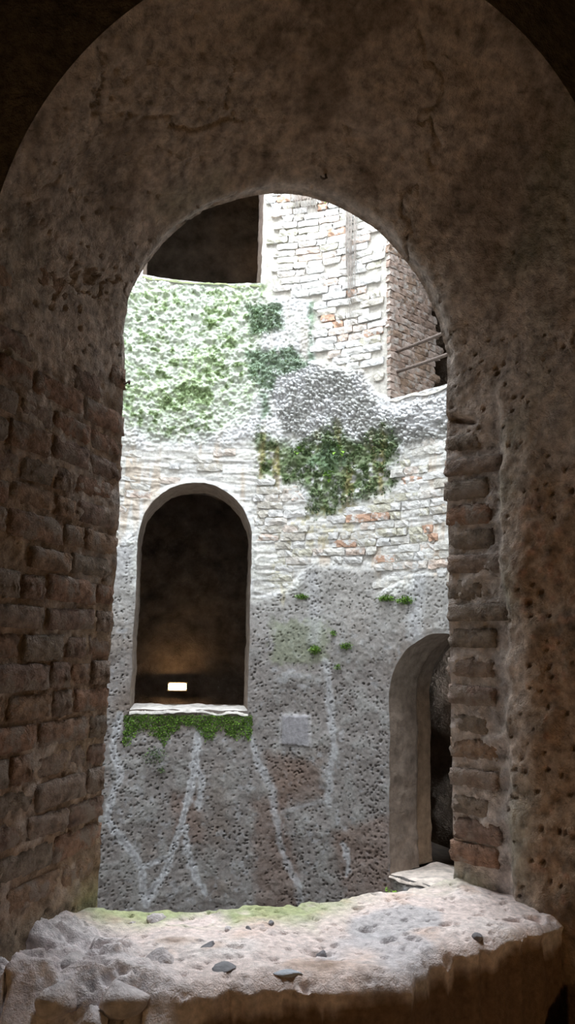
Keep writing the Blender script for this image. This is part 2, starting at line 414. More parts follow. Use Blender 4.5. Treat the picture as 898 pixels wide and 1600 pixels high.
# ------------------------------------------------------------------ reveals of the far windows
def reveal(name, w, label, c_wall, c_soffit, step=True, warm=None):
    n_t = 28; O = w.outline(60, 50)
    n = len(O); V = []; C = []
    ex = np.array([-math.sin(w.th*D2R), math.cos(w.th*D2R), 0]); en = np.array([math.cos(w.th*D2R), math.sin(w.th*D2R), 0])
    ctr = np.array([0, w.sp])
    for i, (uu, zz) in enumerate(O):
        # local outward direction of the outline
        if zz <= w.sp+1e-6: g = np.array([math.copysign(1, uu), 0.])
        else: g = np.array([uu, (zz-w.sp)*w.a/w.b]); g /= np.hypot(*g)
        tho = w.th+uu/R0/D2R
        e = float(edge_noise(np.array([tho]), np.array([zz]))[0])
        uo, zo = uu-g[0]*e, zz-g[1]*e
        for j in range(n_t+1):
            t = j/n_t
            nn = .02*float(1)*0
            uu2 = uo+g[0]*.004; zz2 = zo+g[1]*.004
            p = pos(w.th+uu2/R0/D2R, zz2, R0+.004) + en*t*.60
            V.append(p); C.append((t, zz, uu))
    V = np.array(V); Q = np.array(C)
    nz = fbm(V[:, 0]*5+V[:, 1]*5, V[:, 2]*5, 101, 4); nf = fbm((V[:, 0]+V[:, 1])*18, V[:, 2]*18, 103, 3)
    tt_ = Q[:, 0]; fade = sstep(0, .2, tt_)
    dirx = np.where(Q[:, 1] <= w.sp+.01, np.sign(Q[:, 2]), Q[:, 2]/w.a)
    dirz = np.where(Q[:, 1] <= w.sp+.01, 0, (Q[:, 1]-w.sp)/w.b)
    st = (.045*sstep(.62, .66, tt_) if step else 0)
    off = (-.012*nz-.008*nf)*fade+st
    V = V + (dirx*off)[:, None]*ex + np.stack([0*off, 0*off, dirz*off], 1)
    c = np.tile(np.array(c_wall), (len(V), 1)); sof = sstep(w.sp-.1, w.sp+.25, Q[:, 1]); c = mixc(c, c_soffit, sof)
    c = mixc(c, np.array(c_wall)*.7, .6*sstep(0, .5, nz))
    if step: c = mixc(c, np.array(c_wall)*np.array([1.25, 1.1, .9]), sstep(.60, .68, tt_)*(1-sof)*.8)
    o = link(name, mesh(name, V, grid_faces(n, n_t+1, flip=True), c), M_REV)
    tag(o, label, 'window', kind='structure')
    return o
def far_sill(w, parent, c, nm='sill'):
    nu, nt_ = 70, 26; V = []; C = []
    hw = w.a+.004
    en = np.array([math.cos(w.th*D2R), math.sin(w.th*D2R), 0])
    for j in range(nt_+1):
        for i in range(nu+1):
            uu = -hw+2*hw*i/nu; t = j/nt_
            nb = float(vn(np.array([uu*7+w.th]), np.array([t*3.]), 111)[0]); nb2 = float(vn(np.array([uu*22+w.th]), np.array([t*9.]), 112)[0])
            if t < .22:
                a = t/.22*math.pi/2; dr = .04*(1-math.cos(a))-.008; zz = w.z0-.035*(1-math.sin(a))
            else: dr = .025+(t-.22)*.75; zz = w.z0
            zz += .03*(nb-.5)+.012*(nb2-.5); dr -= .008*(nb-.5)*(1-t)
            V.append(pos(w.th+uu/R0/D2R, zz, R0)+en*dr)
            C.append(np.array(c)*(.85+.3*nb2))
    return link(nm, mesh(nm, np.array(V), grid_faces(nt_+1, nu+1, flip=True), np.array(C)), M_REV, parent)
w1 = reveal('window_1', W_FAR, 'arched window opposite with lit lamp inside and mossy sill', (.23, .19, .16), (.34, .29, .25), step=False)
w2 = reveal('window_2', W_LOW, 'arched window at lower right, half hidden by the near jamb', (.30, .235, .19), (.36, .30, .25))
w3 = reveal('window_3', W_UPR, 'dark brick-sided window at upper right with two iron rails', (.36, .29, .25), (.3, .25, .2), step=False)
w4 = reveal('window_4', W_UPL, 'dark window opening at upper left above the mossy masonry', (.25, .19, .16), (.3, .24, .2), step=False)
far_sill(W_FAR, w1, (.62, .58, .54)); far_sill(W_LOW, w2, (.70, .60, .53)); far_sill(W_UPR, w3, (.5, .47, .42)); far_sill(W_UPL, w4, (.22, .25, .13))

# ------------------------------------------------------------------ bricks
def brick_mesh(name, l, h, d, seed, nx=5, nz=3, jit=.004, rnd=.010, smooth=True):
    """worn brick: lumpy front (towards +Y), sides running back, no back face; centred on the front plane"""
    g = np.random.default_rng(seed); V = []; Fc = []
    for j in range(nz):
        for i in range(nx):
            sx = -1+2*i/(nx-1); szz = -1+2*j/(nz-1)
            ex = abs(sx)**4; ez = abs(szz)**3
            x = sx*l/2*(1-.03*ez)+g.normal(0, jit*1.2); zq = szz*h/2*(1-.04*ex)+g.normal(0, jit*.6)
            y = -rnd*max(ex, ez)+g.normal(0, jit*.8)
            V.append((x, y, zq))
    n = nx*nz
    for j in range(nz-1):
        for i in range(nx-1):
            a = j*nx+i; Fc.append((a, a+nx, a+nx+1, a+1))
    ring = [i for i in range(nx)]+[j*nx+nx-1 for j in range(1, nz)]+[(nz-1)*nx+i for i in range(nx-2, -1, -1)]+[j*nx for j in range(nz-2, 0, -1)]
    for q in ring: V.append((V[q][0]*1.0, -d, V[q][2]*1.0))
    m = len(ring)
    for q in range(m): Fc.append((ring[q], ring[(q+1) % m], n+(q+1) % m, n+q))
    me = bpy.data.meshes.new(name); me.from_pydata(V, [], Fc); me.update()
    if smooth: me.shade_smooth()
    return me
def place(me, p, xdir, ndir, parent, m, name='brick', roll=0.):
    """xdir along the course, ndir out of the wall"""
    x = Vector(xdir).normalized(); y = Vector(ndir).normalized(); zz = x.cross(y).normalized(); y = zz.cross(x)
    if zz.z < 0: x = -x; zz = -zz
    mt = Matrix((x, y, zz)).transposed()
    if roll: mt = mt @ Matrix.Rotation(roll, 3, 'Y')
    o = bpy.data.objects.new(name, me)
    if not me.materials: me.materials.append(m)
    col.objects.link(o); o.parent = parent; o.matrix_local = Matrix.Translation(Vector(p)) @ mt.to_4x4()
    return o
LENS = [.11, .15, .19, .22, .25]
FARB = {(l, v): brick_mesh('brick', l-.007, h, .06, 200+i*10+v, nx=6, jit=.0048, rnd=.004, smooth=False) for i, l in enumerate(LENS) for v, h in enumerate((.064, .071, .060))}
def lay_far(poly, ch, parent, z0, z1, t0, t1, keep=1., blockm=None, proud=.006, slope=0., avoid=True):
    n = 0
    us0 = R0*(t0-U0)*D2R; us1 = R0*(t1-U0)*D2R; zz = z0; kk = 0
    while zz < z1:
        uu = us0-random.uniform(0, .2)
        while uu < us1:
            l = random.choice(LENS); c = uu+l/2; uu += l
            th_ = c/R0/D2R+U0; zc = zz+slope*(c-us0)
            a = np.array([c]); b = np.array([zc])
            if polysd(poly, a, b)[0] > -.02: continue
            if min(w.sd(np.array([th_+q/R0/D2R]), b, R0)[0] for w in FARW for q in (-l/2, l/2)) < .005: continue
            km = far_masks(np.array([th_]), b)
            if avoid and (km['mossm'][0] > .45 or km['mossd'][0] > .6 or (km['cong'][0] > .5 and km['pier'][0] < .5)): continue
            if random.random() > keep: continue
            R = R0-proud-random.uniform(-.006, .008)
            en = -np.array([math.cos(th_*D2R), math.sin(th_*D2R), 0]); ex = np.array([-math.sin(th_*D2R), math.cos(th_*D2R), 0])
            place(FARB[(l, random.randrange(3))], pos(th_, zc+random.uniform(-.004, .004), R), ex, en, parent, M_BRF, roll=random.gauss(0, .012))
            n += 1
        zz += ch; kk += 1
    return n
pier = empty('wall_pier', tuple(pos(68, 2.4, R0))); tag(pier, 'pier of pale thin bricks between the two upper openings', 'wall', kind='structure')
pier.location = (0, 0, 0)
n1_ = lay_far(Z_PIER, .0745, pier, 2.2, 5.15, 52.4, 83.6, keep=.97)
n2_ = lay_far(Z_BRICK, .076, wall_far, .35, 2.0, 20, 84, keep=.80, proud=-.003)
n3_ = lay_far(Z_BRICKL, .076, wall_far, .8, 2.2, 84, 118, keep=.35, proud=-.010)
print('bricks', n1_, n2_, n3_)
# brick return of the pier, inside the upper right window
RETB = [brick_mesh('brick', l-.008, .067, .05, 400+i, nx=6, jit=.0048, rnd=.004, smooth=False) for i, l in enumerate((.13, .17, .21))]
en3 = np.array([math.cos(W_UPR.th*D2R), math.sin(W_UPR.th*D2R), 0]); ex3 = np.array([-math.sin(W_UPR.th*D2R), math.cos(W_UPR.th*D2R), 0])
p0 = pos(W_UPR.th+W_UPR.a/R0/D2R, 0, R0); zz = W_UPR.z0+.05; kk = 0
while zz < W_UPR.sp:
    d = -.005-random.uniform(0, .02) if kk % 2 else -.005
    while d < .58:
        i = random.randrange(3); l = (.13, .17, .21)[i]
        place(RETB[i], p0+en3*(d+l/2)+ex3*(-.008-random.uniform(0, .008))+np.array([0, 0, zz]), en3, -ex3, w3, M_BRP, roll=random.gauss(0, .015)); d += l
    zz += .0745; kk += 1

# ------------------------------------------------------------------ the near window: splayed reveal
NA = Win(-75.5, -.76, .568, 1.69, .57)      # on the shaft face
IA = Win(-75.5, -.76, .94, 1.71, .94)       # on the passage face
nj, na, ntt = 330, 330, 104
zl = -1.45
Oo = NA.outline(nj, na, zlow=zl); Oi = IA.outline(nj, na, zlow=zl)
Oi[:, 1] += np.where(Oi[:, 1] > IA.sp-.5, .09*Oi[:, 0]*sstep(IA.sp-.5, IA.sp+.3, Oi[:, 1]), 0)
Po = np.stack([CX+R0*np.cos((NA.th*D2R+Oo[:, 0]/R0)), CY+R0*np.sin((NA.th*D2R+Oo[:, 0]/R0)), Oo[:, 1]], 1)
Pi = np.stack([CX+R1*np.cos((NA.th*D2R+Oi[:, 0]/R1)), CY+R1*np.sin((NA.th*D2R+Oi[:, 0]/R1)), Oi[:, 1]], 1)
T = np.linspace(-.01, 1, ntt)
G = Po[:, None, :]*(1-T)[None, :, None] + Pi[:, None, :]*T[None, :, None]
ds = np.gradient(G, axis=0); dt = np.gradient(G, axis=1)
NN = np.cross(ds, dt); NN /= np.linalg.norm(NN, axis=2)[..., None]
ctr = np.array([CX+R0*math.cos(NA.th*D2R), CY+R0*math.sin(NA.th*D2R), .4])
if (NN*(ctr-G)).sum(2).mean() < 0: NN = -NN
slen = np.concatenate([[0], np.cumsum(np.linalg.norm(np.diff((Po+Pi)/2, axis=0), axis=1))])
S = np.repeat(slen[:, None], ntt, 1); TT = np.repeat(T[None], len(slen), 0)*.62; ZZ = G[..., 2]
isR = (np.arange(len(slen)) < nj)[:, None]*np.ones_like(TT); isL = (np.arange(len(slen)) > nj+na)[:, None]*np.ones_like(TT)
arch = np.clip(sstep(.75, 1.15, ZZ), 0, 1)
s_, t_, z_ = S.ravel(), TT.ravel(), ZZ.ravel(); iL, iR, ar = isL.ravel(), isR.ravel(), arch.ravel()
a1 = fbm(s_*3, t_*3, 121, 4); a2 = fbm(s_*10, t_*10, 123, 4); a3 = fbm(s_*34, t_*34, 125, 3)
dr = fbm(s_*6, t_*1.6, 127, 4)                                   # smears running through the reveal
w1_, w2_, cid_ = worley(s_*34+.4*a2, t_*34, 129); pit = (1-sstep(.06, .28, w1_+.18*a2))*(cid_ < .15)
wk1, wk2, _ = worley(s_*2.6+.35*a2, t_*2.6+.35*a1, 131); crack = (1-sstep(.0, .035, wk2-wk1))*sstep(0, .3, a1+.1)
brL = iL*(1-sstep(.75, 1.0, z_+.15*a1))*sstep(-.78, -.60, z_+.1*a1)
brR = iR*(1-sstep(.66, .78, z_+.08*a1))*(1-sstep(.17, .20, t_+.015*a2))
tufR = iR*(1-sstep(.35, .75, z_+.2*a1))*sstep(.22, .30, t_+.03*a1)
dpl = .016*a1+.009*a2+.0035*a3 - .018*pit*(1-.4*ar) - .020*crack*ar
dpl = dpl*(1-.6*np.clip(brL+brR, 0, 1)) - .006*brL - .009*brR + .012*tufR*(1+a2) + .02*iR*sstep(.185, .21, t_+.02*a2)*(1-sstep(.7, 1.0, z_))
edge = sstep(0, .03, t_)
dpl = dpl + (brL+1.6*brR)*(.006*a3+.004*a2) - .045*iR*np.exp(-((z_-.785+.30*t_)/.010)**2)*(1-sstep(.08, .12, t_))
rough_edge = .010*fbm(s_*9, s_*0, 133, 4)*(1-sstep(0, .12, t_))
fin = 1-sstep(.56, .62, t_)
dpl = (dpl*(.35+.65*edge)+rough_edge)*fin
# the arris of the arch is rounded off
dpl = dpl - .030*(1-sstep(0., .055, t_))**2*ar
VN = G.reshape(-1, 3)+NN.reshape(-1, 3)*dpl[:, None]
CN = np.tile(np.array([.33, .27, .23]), (len(s_), 1))
CN = mixc(CN, (.30, .25, .215), .7*sstep(.0, .5, a1+.5*dr)); CN = mixc(CN, (.15, .115, .09), .7*sstep(.05, .5, -a1+.6*a2))
CN = mixc(CN, (.12, .13, .085), .45*sstep(.2, .5, fbm(s_*2.2, t_*2.2, 135, 3)))
CN = mixc(CN, (.37, .33, .30), .6*ar*(1-sstep(.03, .09, t_+.02*a2)))  # paler outer rim of the arch: light on the bevel painted into the colour
lowL = iL*(1-sstep(.55, .95, z_+.2*a1))
CN = mixc(CN, (.215, .15, .105), .85*lowL); CN = mixc(CN, (.29, .23, .16), .5*lowL*sstep(.1, .5, dr+.3*a2)*(1-brL*.3))
CN = mixc(CN, (.26, .20, .165), .5*brL*sstep(-.1, .4, a2))
CN = mixc(CN, (.34, .30, .275), .55*brL*sstep(.05, .4, a2+.4*a3)); CN = mixc(CN, (.38, .335, .315), .8*brR)
CN = mixc(CN, (.21, .135, .085), .9*tufR); CN = mixc(CN, (.14, .10, .07), .7*tufR*sstep(.1, .4, a2)); CN = mixc(CN, (.29, .13, .08), .35*tufR*sstep(.3, .6, a3+a1*.6))
grn = sstep(-.62, -.74, z_+.06*a1)*(iL+iR)*(1-sstep(.06, .16, t_))
CN = mixc(CN, (.20, .21, .11), .6*grn)
win0 = link('window_5', mesh('window_5', VN, grid_faces(len(slen), ntt), np.clip(CN*1.5, .02, .7)), M_NEAR)
tag(win0, 'large splayed arched window reveal framing the view, brown plaster and worn brick', 'window', kind='structure')

# bricks of the near jambs
NB = {(l, v): brick_mesh('brick', l-.010, h, .05, 500+i*10+v, nx=13, nz=6, jit=.0024, rnd=.006) for i, l in enumerate((.10, .14, .18, .23)) for v, h in enumerate((.062, .068, .056))}
def jamb(side, z0, z1, tmax, ch, keep):
    i0 = 5 if side == 'R' else len(slen)-6
    A = Po[i0].copy(); B = Pi[i0].copy(); A[2] = B[2] = 0
    L_ = np.linalg.norm(B-A); dx = (B-A)/L_; nrm = np.cross(dx, (0, 0, 1))
    if nrm @ (ctr*[1, 1, 0]-A) < 0: nrm = -nrm
    zz = z0; q = 0
    while zz < z1:
        if side == 'L': d = -.012-random.uniform(0, .012)
        else: d = -.012-random.uniform(0, .014)
        while d < tmax:
            l = random.choice((.10, .14, .18, .23)) if side == 'L' else random.choice((.18, .18, .23, .14))
            fade = 1.
            if side == 'L': fade = 1-max(0, (zz-.55)/.5)
            if random.random() < keep*fade:
                pp = A+dx*(d+l/2)+nrm*(random.uniform(-.004, .006)+(.002 if side == 'L' else .004)); pp[2] = zz+random.uniform(-.004, .004)
                place(NB[(l, random.randrange(3))], pp, dx, nrm, win0, M_BRN if side == 'L' else M_BRR, roll=random.gauss(0, .02))
            d += l
            if side == 'R': break
        zz += ch*(1 if side == 'L' else random.uniform(.85, 1.2)); q += 1
M_BRR = mat('right_jamb_brick', (.46, .41, .39), var=.5, vscale=34., bump=1., bscale=42., b2=190., dist=.024,
            rand=[(.35, .26, .22), (.32, .24, .205), (.38, .31, .27), (.34, .25, .20), (.38, .29, .24)])
jamb('L', -.64, 1.0, .60, .0765, .97)
jamb('R', -.66, .70, .17, .0800, 1.)

# passage face of the near wall
VW, FW, thw, zw, sdw = round_wall(R1-.003, -128, -28, -2.6, 3.4, .022, [Win(-75.5, -1.4, .94, 2.35, .94)], None, inward=False, enoise=False)
# follow the tilt of the arch
zw2 = zw + np.where(zw > .45, .09*(R1*(thw+75.5)*D2R)*sstep(.45, 1.25, zw)*(1-sstep(2., 2.8, zw)), 0); VW[:, 2] = zw2
wn = fbm(thw*.2, zw*4, 141, 3)
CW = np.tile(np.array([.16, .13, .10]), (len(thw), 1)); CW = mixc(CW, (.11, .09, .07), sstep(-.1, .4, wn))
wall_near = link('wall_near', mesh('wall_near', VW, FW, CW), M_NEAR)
tag(wall_near, 'dark passage wall around the near arch', 'wall', kind='structure')

# ------------------------------------------------------------------ the near sill and its parapet
nth, nrad = 330, 150
ths = np.linspace(-100, -52, nth); 
def r_front(t): return np.interp(t, [-100, -89.5, -80.3, -74.4, -69, -65, -60.8, -52], [3.04, 2.99, 2.95, 2.985, 2.88, 2.85, 2.80, 2.68])
def r_out(t): return R0-.03+.05*(vn(t*.5, t*0, 151)-.5)+.03*(vn(t*1.7, t*0, 152)-.5)
q = np.concatenate([np.linspace(-.32, 0, 14)[:-1], np.linspace(0, 1, nrad), np.linspace(1, 1.9, 50)[1:]])
TH, Q = np.meshgrid(ths, q, indexing='ij')
ro = r_out(TH); rf = r_front(TH)+.035*fbm(TH*.55, TH*0, 153, 4)+.014*fbm(TH*2.2, TH*0, 154, 3)
qc = np.clip(Q, 0, 1); Rr = ro+(rf-ro)*qc
us = R0*1.12*TH*D2R; X1 = us; Y1 = Rr
b1 = fbm(X1*2.5, Y1*2.5, 155, 4); b2_ = fbm(X1*9, Y1*9, 156, 4); b3 = fbm(X1*34, Y1*34, 157, 3)
sw1, sw2, scid = worley(X1*12+.5*b2_, Y1*17+.5*b1, 158); sp = (1-sstep(.05, .30, sw1+.25*b2_))*(scid < .20)
sx1, sx2, sxc = worley(X1*34, Y1*34, 159); sp2 = (1-sstep(.06, .32, sx1+.2*b3))*(sxc < .30)
leftm = 1-sstep(-86.0, -81.5, TH+1.5*b2_+9*(1-qc)*.7)
rubble = leftm*sstep(.15, .4, qc)
z0s = -.760+.020*b1+.010*b2_+.003*b3-.022*sp-.011*sp2
rk1, rk2, rkc = worley(X1*9+.4*b2_, Y1*9, 164)
z0s += rubble*(.030*(1+b1)+.055*(rkc-.35)*sstep(.02, .22, rk2-rk1)+.026*b2_)+.016*rubble*b3
z0s += .020*(vn(TH*.42, TH*0, 160)-.3)*(1-sstep(0, .25, qc))              # uneven outer lip
z0s += .008*sstep(-65.5, -62, TH)*(1-sstep(0., .5, qc))
rim = .09
z0s -= np.where(qc < .10, .05*(1-qc/.10)**2, 0) + np.where(qc > .9, .028*((qc-.9)/.1)**2, 0)
drop_o = np.clip(-Q, 0, None); drop_f = np.clip(Q-1, 0, None)
z0s = z0s-drop_o*1.6-drop_f*1.05
Rr = Rr - drop_o*.03 + .10*drop_f*sstep(0, .9, drop_f)+ .018*np.where(drop_f > 0, b1*0+fbm(X1*7, Q*8, 161, 4), 0) + rubble*np.where(drop_f > 0, .08*sstep(0, .1, drop_f)*(1-sstep(.12, .35, drop_f)), 0)
Vs = np.stack([CX+Rr*np.cos(TH*D2R), CY+Rr*np.sin(TH*D2R), z0s], -1).reshape(-1, 3)
f_ = lambda a: a.ravel()
CS = np.tile(np.array([.58, .49, .45]), (Vs.shape[0], 1))
CS = mixc(CS, (.66, .61, .575), .8*sstep(-.05, .4, f_(b1+.4*b2_))); CS = mixc(CS, (.50, .36, .28), .5*sstep(.2, .55, f_(b2_-.3*b1)))
CS = mixc(CS, (.42, .41, .42), .7*sstep(.25, .45, f_(fbm(X1*3.1, Y1*3.1, 162, 3))))
CS = mixc(CS, (.60, .575, .58), .75*f_(rubble)); CS = mixc(CS, (.42, .36, .35), .6*f_(rubble)*sstep(.1, .4, f_(b2_)))
CS = mixc(CS, (.40, .35, .33), .6*sstep(.2, .5, f_(fbm(X1*40, Y1*40, 165, 3))))
gr = f_((1-sstep(.05, .40, qc+.25*b1+.12*b2_))*(1-sstep(-78., -68, TH+5*b1)+.5*sstep(-69, -64, TH+5*b1)))
CS = mixc(CS, (.22, .29, .10), .75*np.clip(gr, 0, 1)*sstep(-.3, .3, f_(b2_)+.15))
CS = mixc(CS, (.34, .32, .28), .6*f_((1-sstep(.0, .16, qc+.1*b2_)))*(1-np.clip(gr, 0, 1)*.5))
gp = polysd([(-72.6, 2.62), (-68.3, 2.56), (-66.8, 2.64), (-68.2, 2.74), (-72.2, 2.76), (-73.6, 2.70)], f_(TH), f_(Rr))
CS = mixc(CS, (.40, .385, .385), .85*(1-sstep(-.02, .03, gp+.02*f_(b2_))))
brown = f_(sstep(.0, .03, drop_f+.05*b2_-.02-.22*leftm))
CS = mixc(CS, (.15, .095, .06), brown); CS = mixc(CS, (.24, .17, .11), .5*brown*sstep(.15, .5, f_(fbm(X1*12, Q*12, 163, 4))))
sill0 = link('sill', mesh('sill', Vs, grid_faces(nth, len(q), flip=False), np.clip(CS*np.array([1.2, 1.16, 1.16]), .02, .78)), M_SILL, win0)
sill0['label'] = 'pale pitted stone sill with broken edges, brown parapet face below'

# ------------------------------------------------------------------ rubble stones bedded in the left end of the sill
M_STONE = mat('rubble_stone', (.54, .48, .47), var=.35, vscale=30., bump=.8, bscale=50., b2=180., dist=.01)
M_STONED = mat('dark_pebble', (.20, .19, .195), var=.35, vscale=40., bump=.6, bscale=60., dist=.006)
_c = Vs @ M3; SPX = np.stack([W/2+F*_c[:, 0]/-_c[:, 2], H/2-F*_c[:, 1]/-_c[:, 2]], 1)      # the sill's vertices as seen, to find the spot of a stone
SBAD = (Q.ravel() < 0)*1.
def stone(px, py, zt, size, seed, m, label, group, name='rubble_stone', sink=.30):
    i_ = int(np.argmin((SPX[:, 0]-px)**2+(SPX[:, 1]-py)**2+1e4*SBAD)); p = Vs[i_]+np.array([0, 0, -sink*size])
    g = np.random.default_rng(seed); nu_, nv_ = 22, 14; V = []
    ax = g.uniform(.75, 1.2, 3)*[1, 1, .75]; A = Matrix.Rotation(g.uniform(0, 6), 3, 'Z') @ Matrix.Rotation(g.uniform(-.4, .4), 3, 'X')
    pl_ = [(np.array(v)/np.linalg.norm(v), g.uniform(.42, .75)) for v in g.normal(0, 1, (11, 3))]
    for j in range(nv_+1):
        for i in range(nu_):
            ph = math.pi*j/nv_; la = 2*math.pi*i/nu_
            v = np.array([math.sin(ph)*math.cos(la), math.sin(ph)*math.sin(la), math.cos(ph)])
            rr = 1.
            for n_, dd in pl_:
                c = v @ n_
                if c > 1e-3: rr = min(rr, dd/c)
            rr *= 1+.018*g.normal()*(0 < j < nv_)
            V.append(np.array(A @ Vector(v*rr*ax*size)))
    Fc = []
    for j in range(nv_):
        for i in range(nu_):
            a = j*nu_+i; b = j*nu_+(i+1) % nu_
            Fc.append((a, a+nu_, b+nu_, b))
    me = mesh(name, np.array(V), np.array(Fc)); o = link(name, me, m); o.location = p
    tag(o, label, 'stone', group); return o
G1 = 'rubble stones at the left end of the sill'
for i, (x, y, zt, s, lab) in enumerate([
    (245, 1436, -.715, .050, 'largest grey stone against the left jamb on the sill'),
    (356, 1452, -.745, .018, 'small pink-grey stone at the edge of the moss on the sill'),
    (205, 1440, -.735, .020, 'small grey stone beside the largest one at the left jamb'),
    (120, 1490, -.735, .065, 'pale rubble stone at the upper left of the broken corner'),
    (185, 1478, -.745, .050, 'pale rubble stone in the middle of the broken corner'),
    (250, 1500, -.745, .058, 'broad whitish rubble stone right of the broken corner'),
    (95, 1540, -.735, .07, 'lowest left rubble stone beside the jamb'),
    (190, 1545, -.750, .06, 'brown-grey rubble stone above the bottom edge of the picture'),
    (140, 1590, -.78, .065, 'rubble stone cut by the bottom edge at lower left')]):
    stone(x, y, zt, s, 700+i, M_STONE, lab, G1)
G2 = 'dark pebbles bedded in the sill'
for i, (x, y, s, lab) in enumerate([(325, 1478, .028, 'largest black pebble near the left end of the sill front'), (498, 1492, .018, 'dark pebble left of the grey slab at the sill front'),
                                    (425, 1442, .015, 'small dark pebble behind the others on the sill'), (388, 1452, .014, 'tiny dark pebble left of centre on the sill'),
                                    (745, 1465, .016, 'dark pebble near the right end of the sill')]):
    stone(x, y, -.762, s, 730+i, M_STONED, lab, G2, 'pebble', .05)
def slab(px, py, zt, sx, sy, m, label):
    o = stone(px, py, zt, .03, 760+px, m, label, 'grey slabs at the sill front', 'stone_slab', .0); o.scale = (sx, sy, .4); return o
slab(450, 1519, -.782, 1.5, .9, mat('slab_grey', (.40, .41, .44), var=.2), 'flat blue-grey stone at the middle of the sill front edge')
slab(355, 1512, -.780, 1.7, 1.1, M_STONED, 'dark grey stone left of centre at the sill front edge')

# ------------------------------------------------------------------ moss and plants
def leafmat(name, a, b):
    m = bpy.data.materials.new(name); m.use_nodes = True; N = m.node_tree.nodes; L = m.node_tree.links
    p = N['Principled BSDF']; p.inputs['Roughness'].default_value = .8; p.inputs['Specular IOR Level'].default_value = .2
    at = N.new('ShaderNodeAttribute'); at.attribute_name = 'Col'
    mx = N.new('ShaderNodeMix'); mx.data_type = 'RGBA'; mx.inputs['A'].default_value = (*a, 1); mx.inputs['B'].default_value = (*b, 1)
    L.new(at.outputs['Fac'], mx.inputs['Factor']); L.new(mx.outputs['Result'], p.inputs['Base Color'])
    return m
M_MOSS = leafmat('moss_green', (.05, .11, .015), (.22, .38, .06))
M_MOSSD = leafmat('moss_dark', (.04, .08, .025), (.15, .21, .09))
M_MOSSP = leafmat('moss_pale', (.12, .20, .05), (.40, .50, .24))
def leaves(P, Nrm, size, seed, droop=.4):
    """tiny two-triangle leaflets standing out of the surface"""
    g = np.random.default_rng(seed); n = len(P)
    d = Nrm*.8+g.normal(0, .55, (n, 3))+np.array([0, 0, -droop])*g.uniform(0, 1, (n, 1)); d /= np.linalg.norm(d, axis=1)[:, None]
    sx = np.cross(d, g.normal(0, 1, (n, 3))); sx /= np.linalg.norm(sx, axis=1)[:, None]
    l = size*g.uniform(.5, 1.4, (n, 1)); w = l*.33
    V = np.stack([P, P+d*l*.5+sx*w, P+d*l, P+d*l*.5-sx*w], 1).reshape(-1, 3)
    Fc = np.arange(4*n).reshape(n, 4)
    c = np.repeat(np.clip(g.uniform(0, 1, n), 0, 1), 4)[:, None]*np.ones((1, 3))
    return V, Fc, c
def far_scatter(n, t0, t1, z0, z1, dens, seed):
    """random spots on the far wall, kept with probability dens(th, z)"""
    g = np.random.default_rng(seed); th = g.uniform(t0, t1, n); z = g.uniform(z0, z1, n)
    sd = np.min([w.sd(th, z, R0) for w in FARW], 0)
    ok = (g.uniform(0, 1, n) < dens(th, z)) & (sd > .0)
    th, z, sd = th[ok], z[ok], sd[ok]
    r = R0-far_disp(th, z, sd)+.003
    P = np.stack([CX+r*np.cos(th*D2R), CY+r*np.sin(th*D2R), z], 1)
    N_ = -np.stack([np.cos(th*D2R), np.sin(th*D2R), 0*th], 1)
    return P, N_
def moss(name, n, box, dens, size, seed, m, label, droop=.4):
    P, N_ = far_scatter(n, *box, dens, seed)
    o = link(name, mesh(name, *leaves(P, N_, size, seed, droop)), m, smooth=False)
    return tag(o, label, 'moss', kind='stuff')
def box(P, pad=.08):
    a = np.array(P); return ((a[:, 0].min()-pad)/R0/D2R+U0, (a[:, 0].max()+pad)/R0/D2R+U0, a[:, 1].min()-pad, a[:, 1].max()+pad)
def d_m(th, z):
    k = far_masks(th, z); u = k['u']; return k['mossm']*sstep(-.2, .25, fbm(u*14, z*14, 171, 3)+.5*k['n1'])
moss('moss', 30000, box(Z_MOSSM), d_m, .017, 1, M_MOSSD, 'dark green moss hanging on the middle of the far wall below the white rubble', .8)
def d_l(th, z):
    k = far_masks(th, z); u = k['u']; return k['mossl']*sstep(-.05, .5, fbm(u*22, z*22, 63, 3)*.7+k['n1']*.35+.35*k['n2'])*.7
moss('moss', 40000, box(Z_MOSSL), d_l, .014, 2, M_MOSSP, 'pale green moss over the upper left of the far wall', .5)
for i, P in enumerate(Z_MOSSD[:2]):
    def d_d(th, z, P=P):
        u = R0*(th-U0)*D2R; return (1-sstep(-.05, .03, polysd(P, u, z)+.04*fbm(u*14, z*14, 173, 3)))*.8
    moss('moss', 4500, box(P), d_d, .016, 3+i, M_MOSSD, ['small dark moss patch left of the foot of the brick pier', 'grey-green moss patch left of the white rubble bulge'][i])
def d_s(th, z):
    u = R0*(th-W_FAR.th)*D2R; lim = .085+.15*fbm(u*5, u*0, 175, 4)+.16*np.clip(u-.2, 0, 1)
    return (np.abs(u) < .58)*(1-sstep(lim, lim+.08, W_FAR.z0-.05-z+.14*fbm(u*11, z*11, 177, 3)))
moss('moss', 40000, (82.5, 111.5, -1.35, -.69), d_s, .015, 6, M_MOSS, 'bright green moss fringe along the sill of the far arched window', .9)
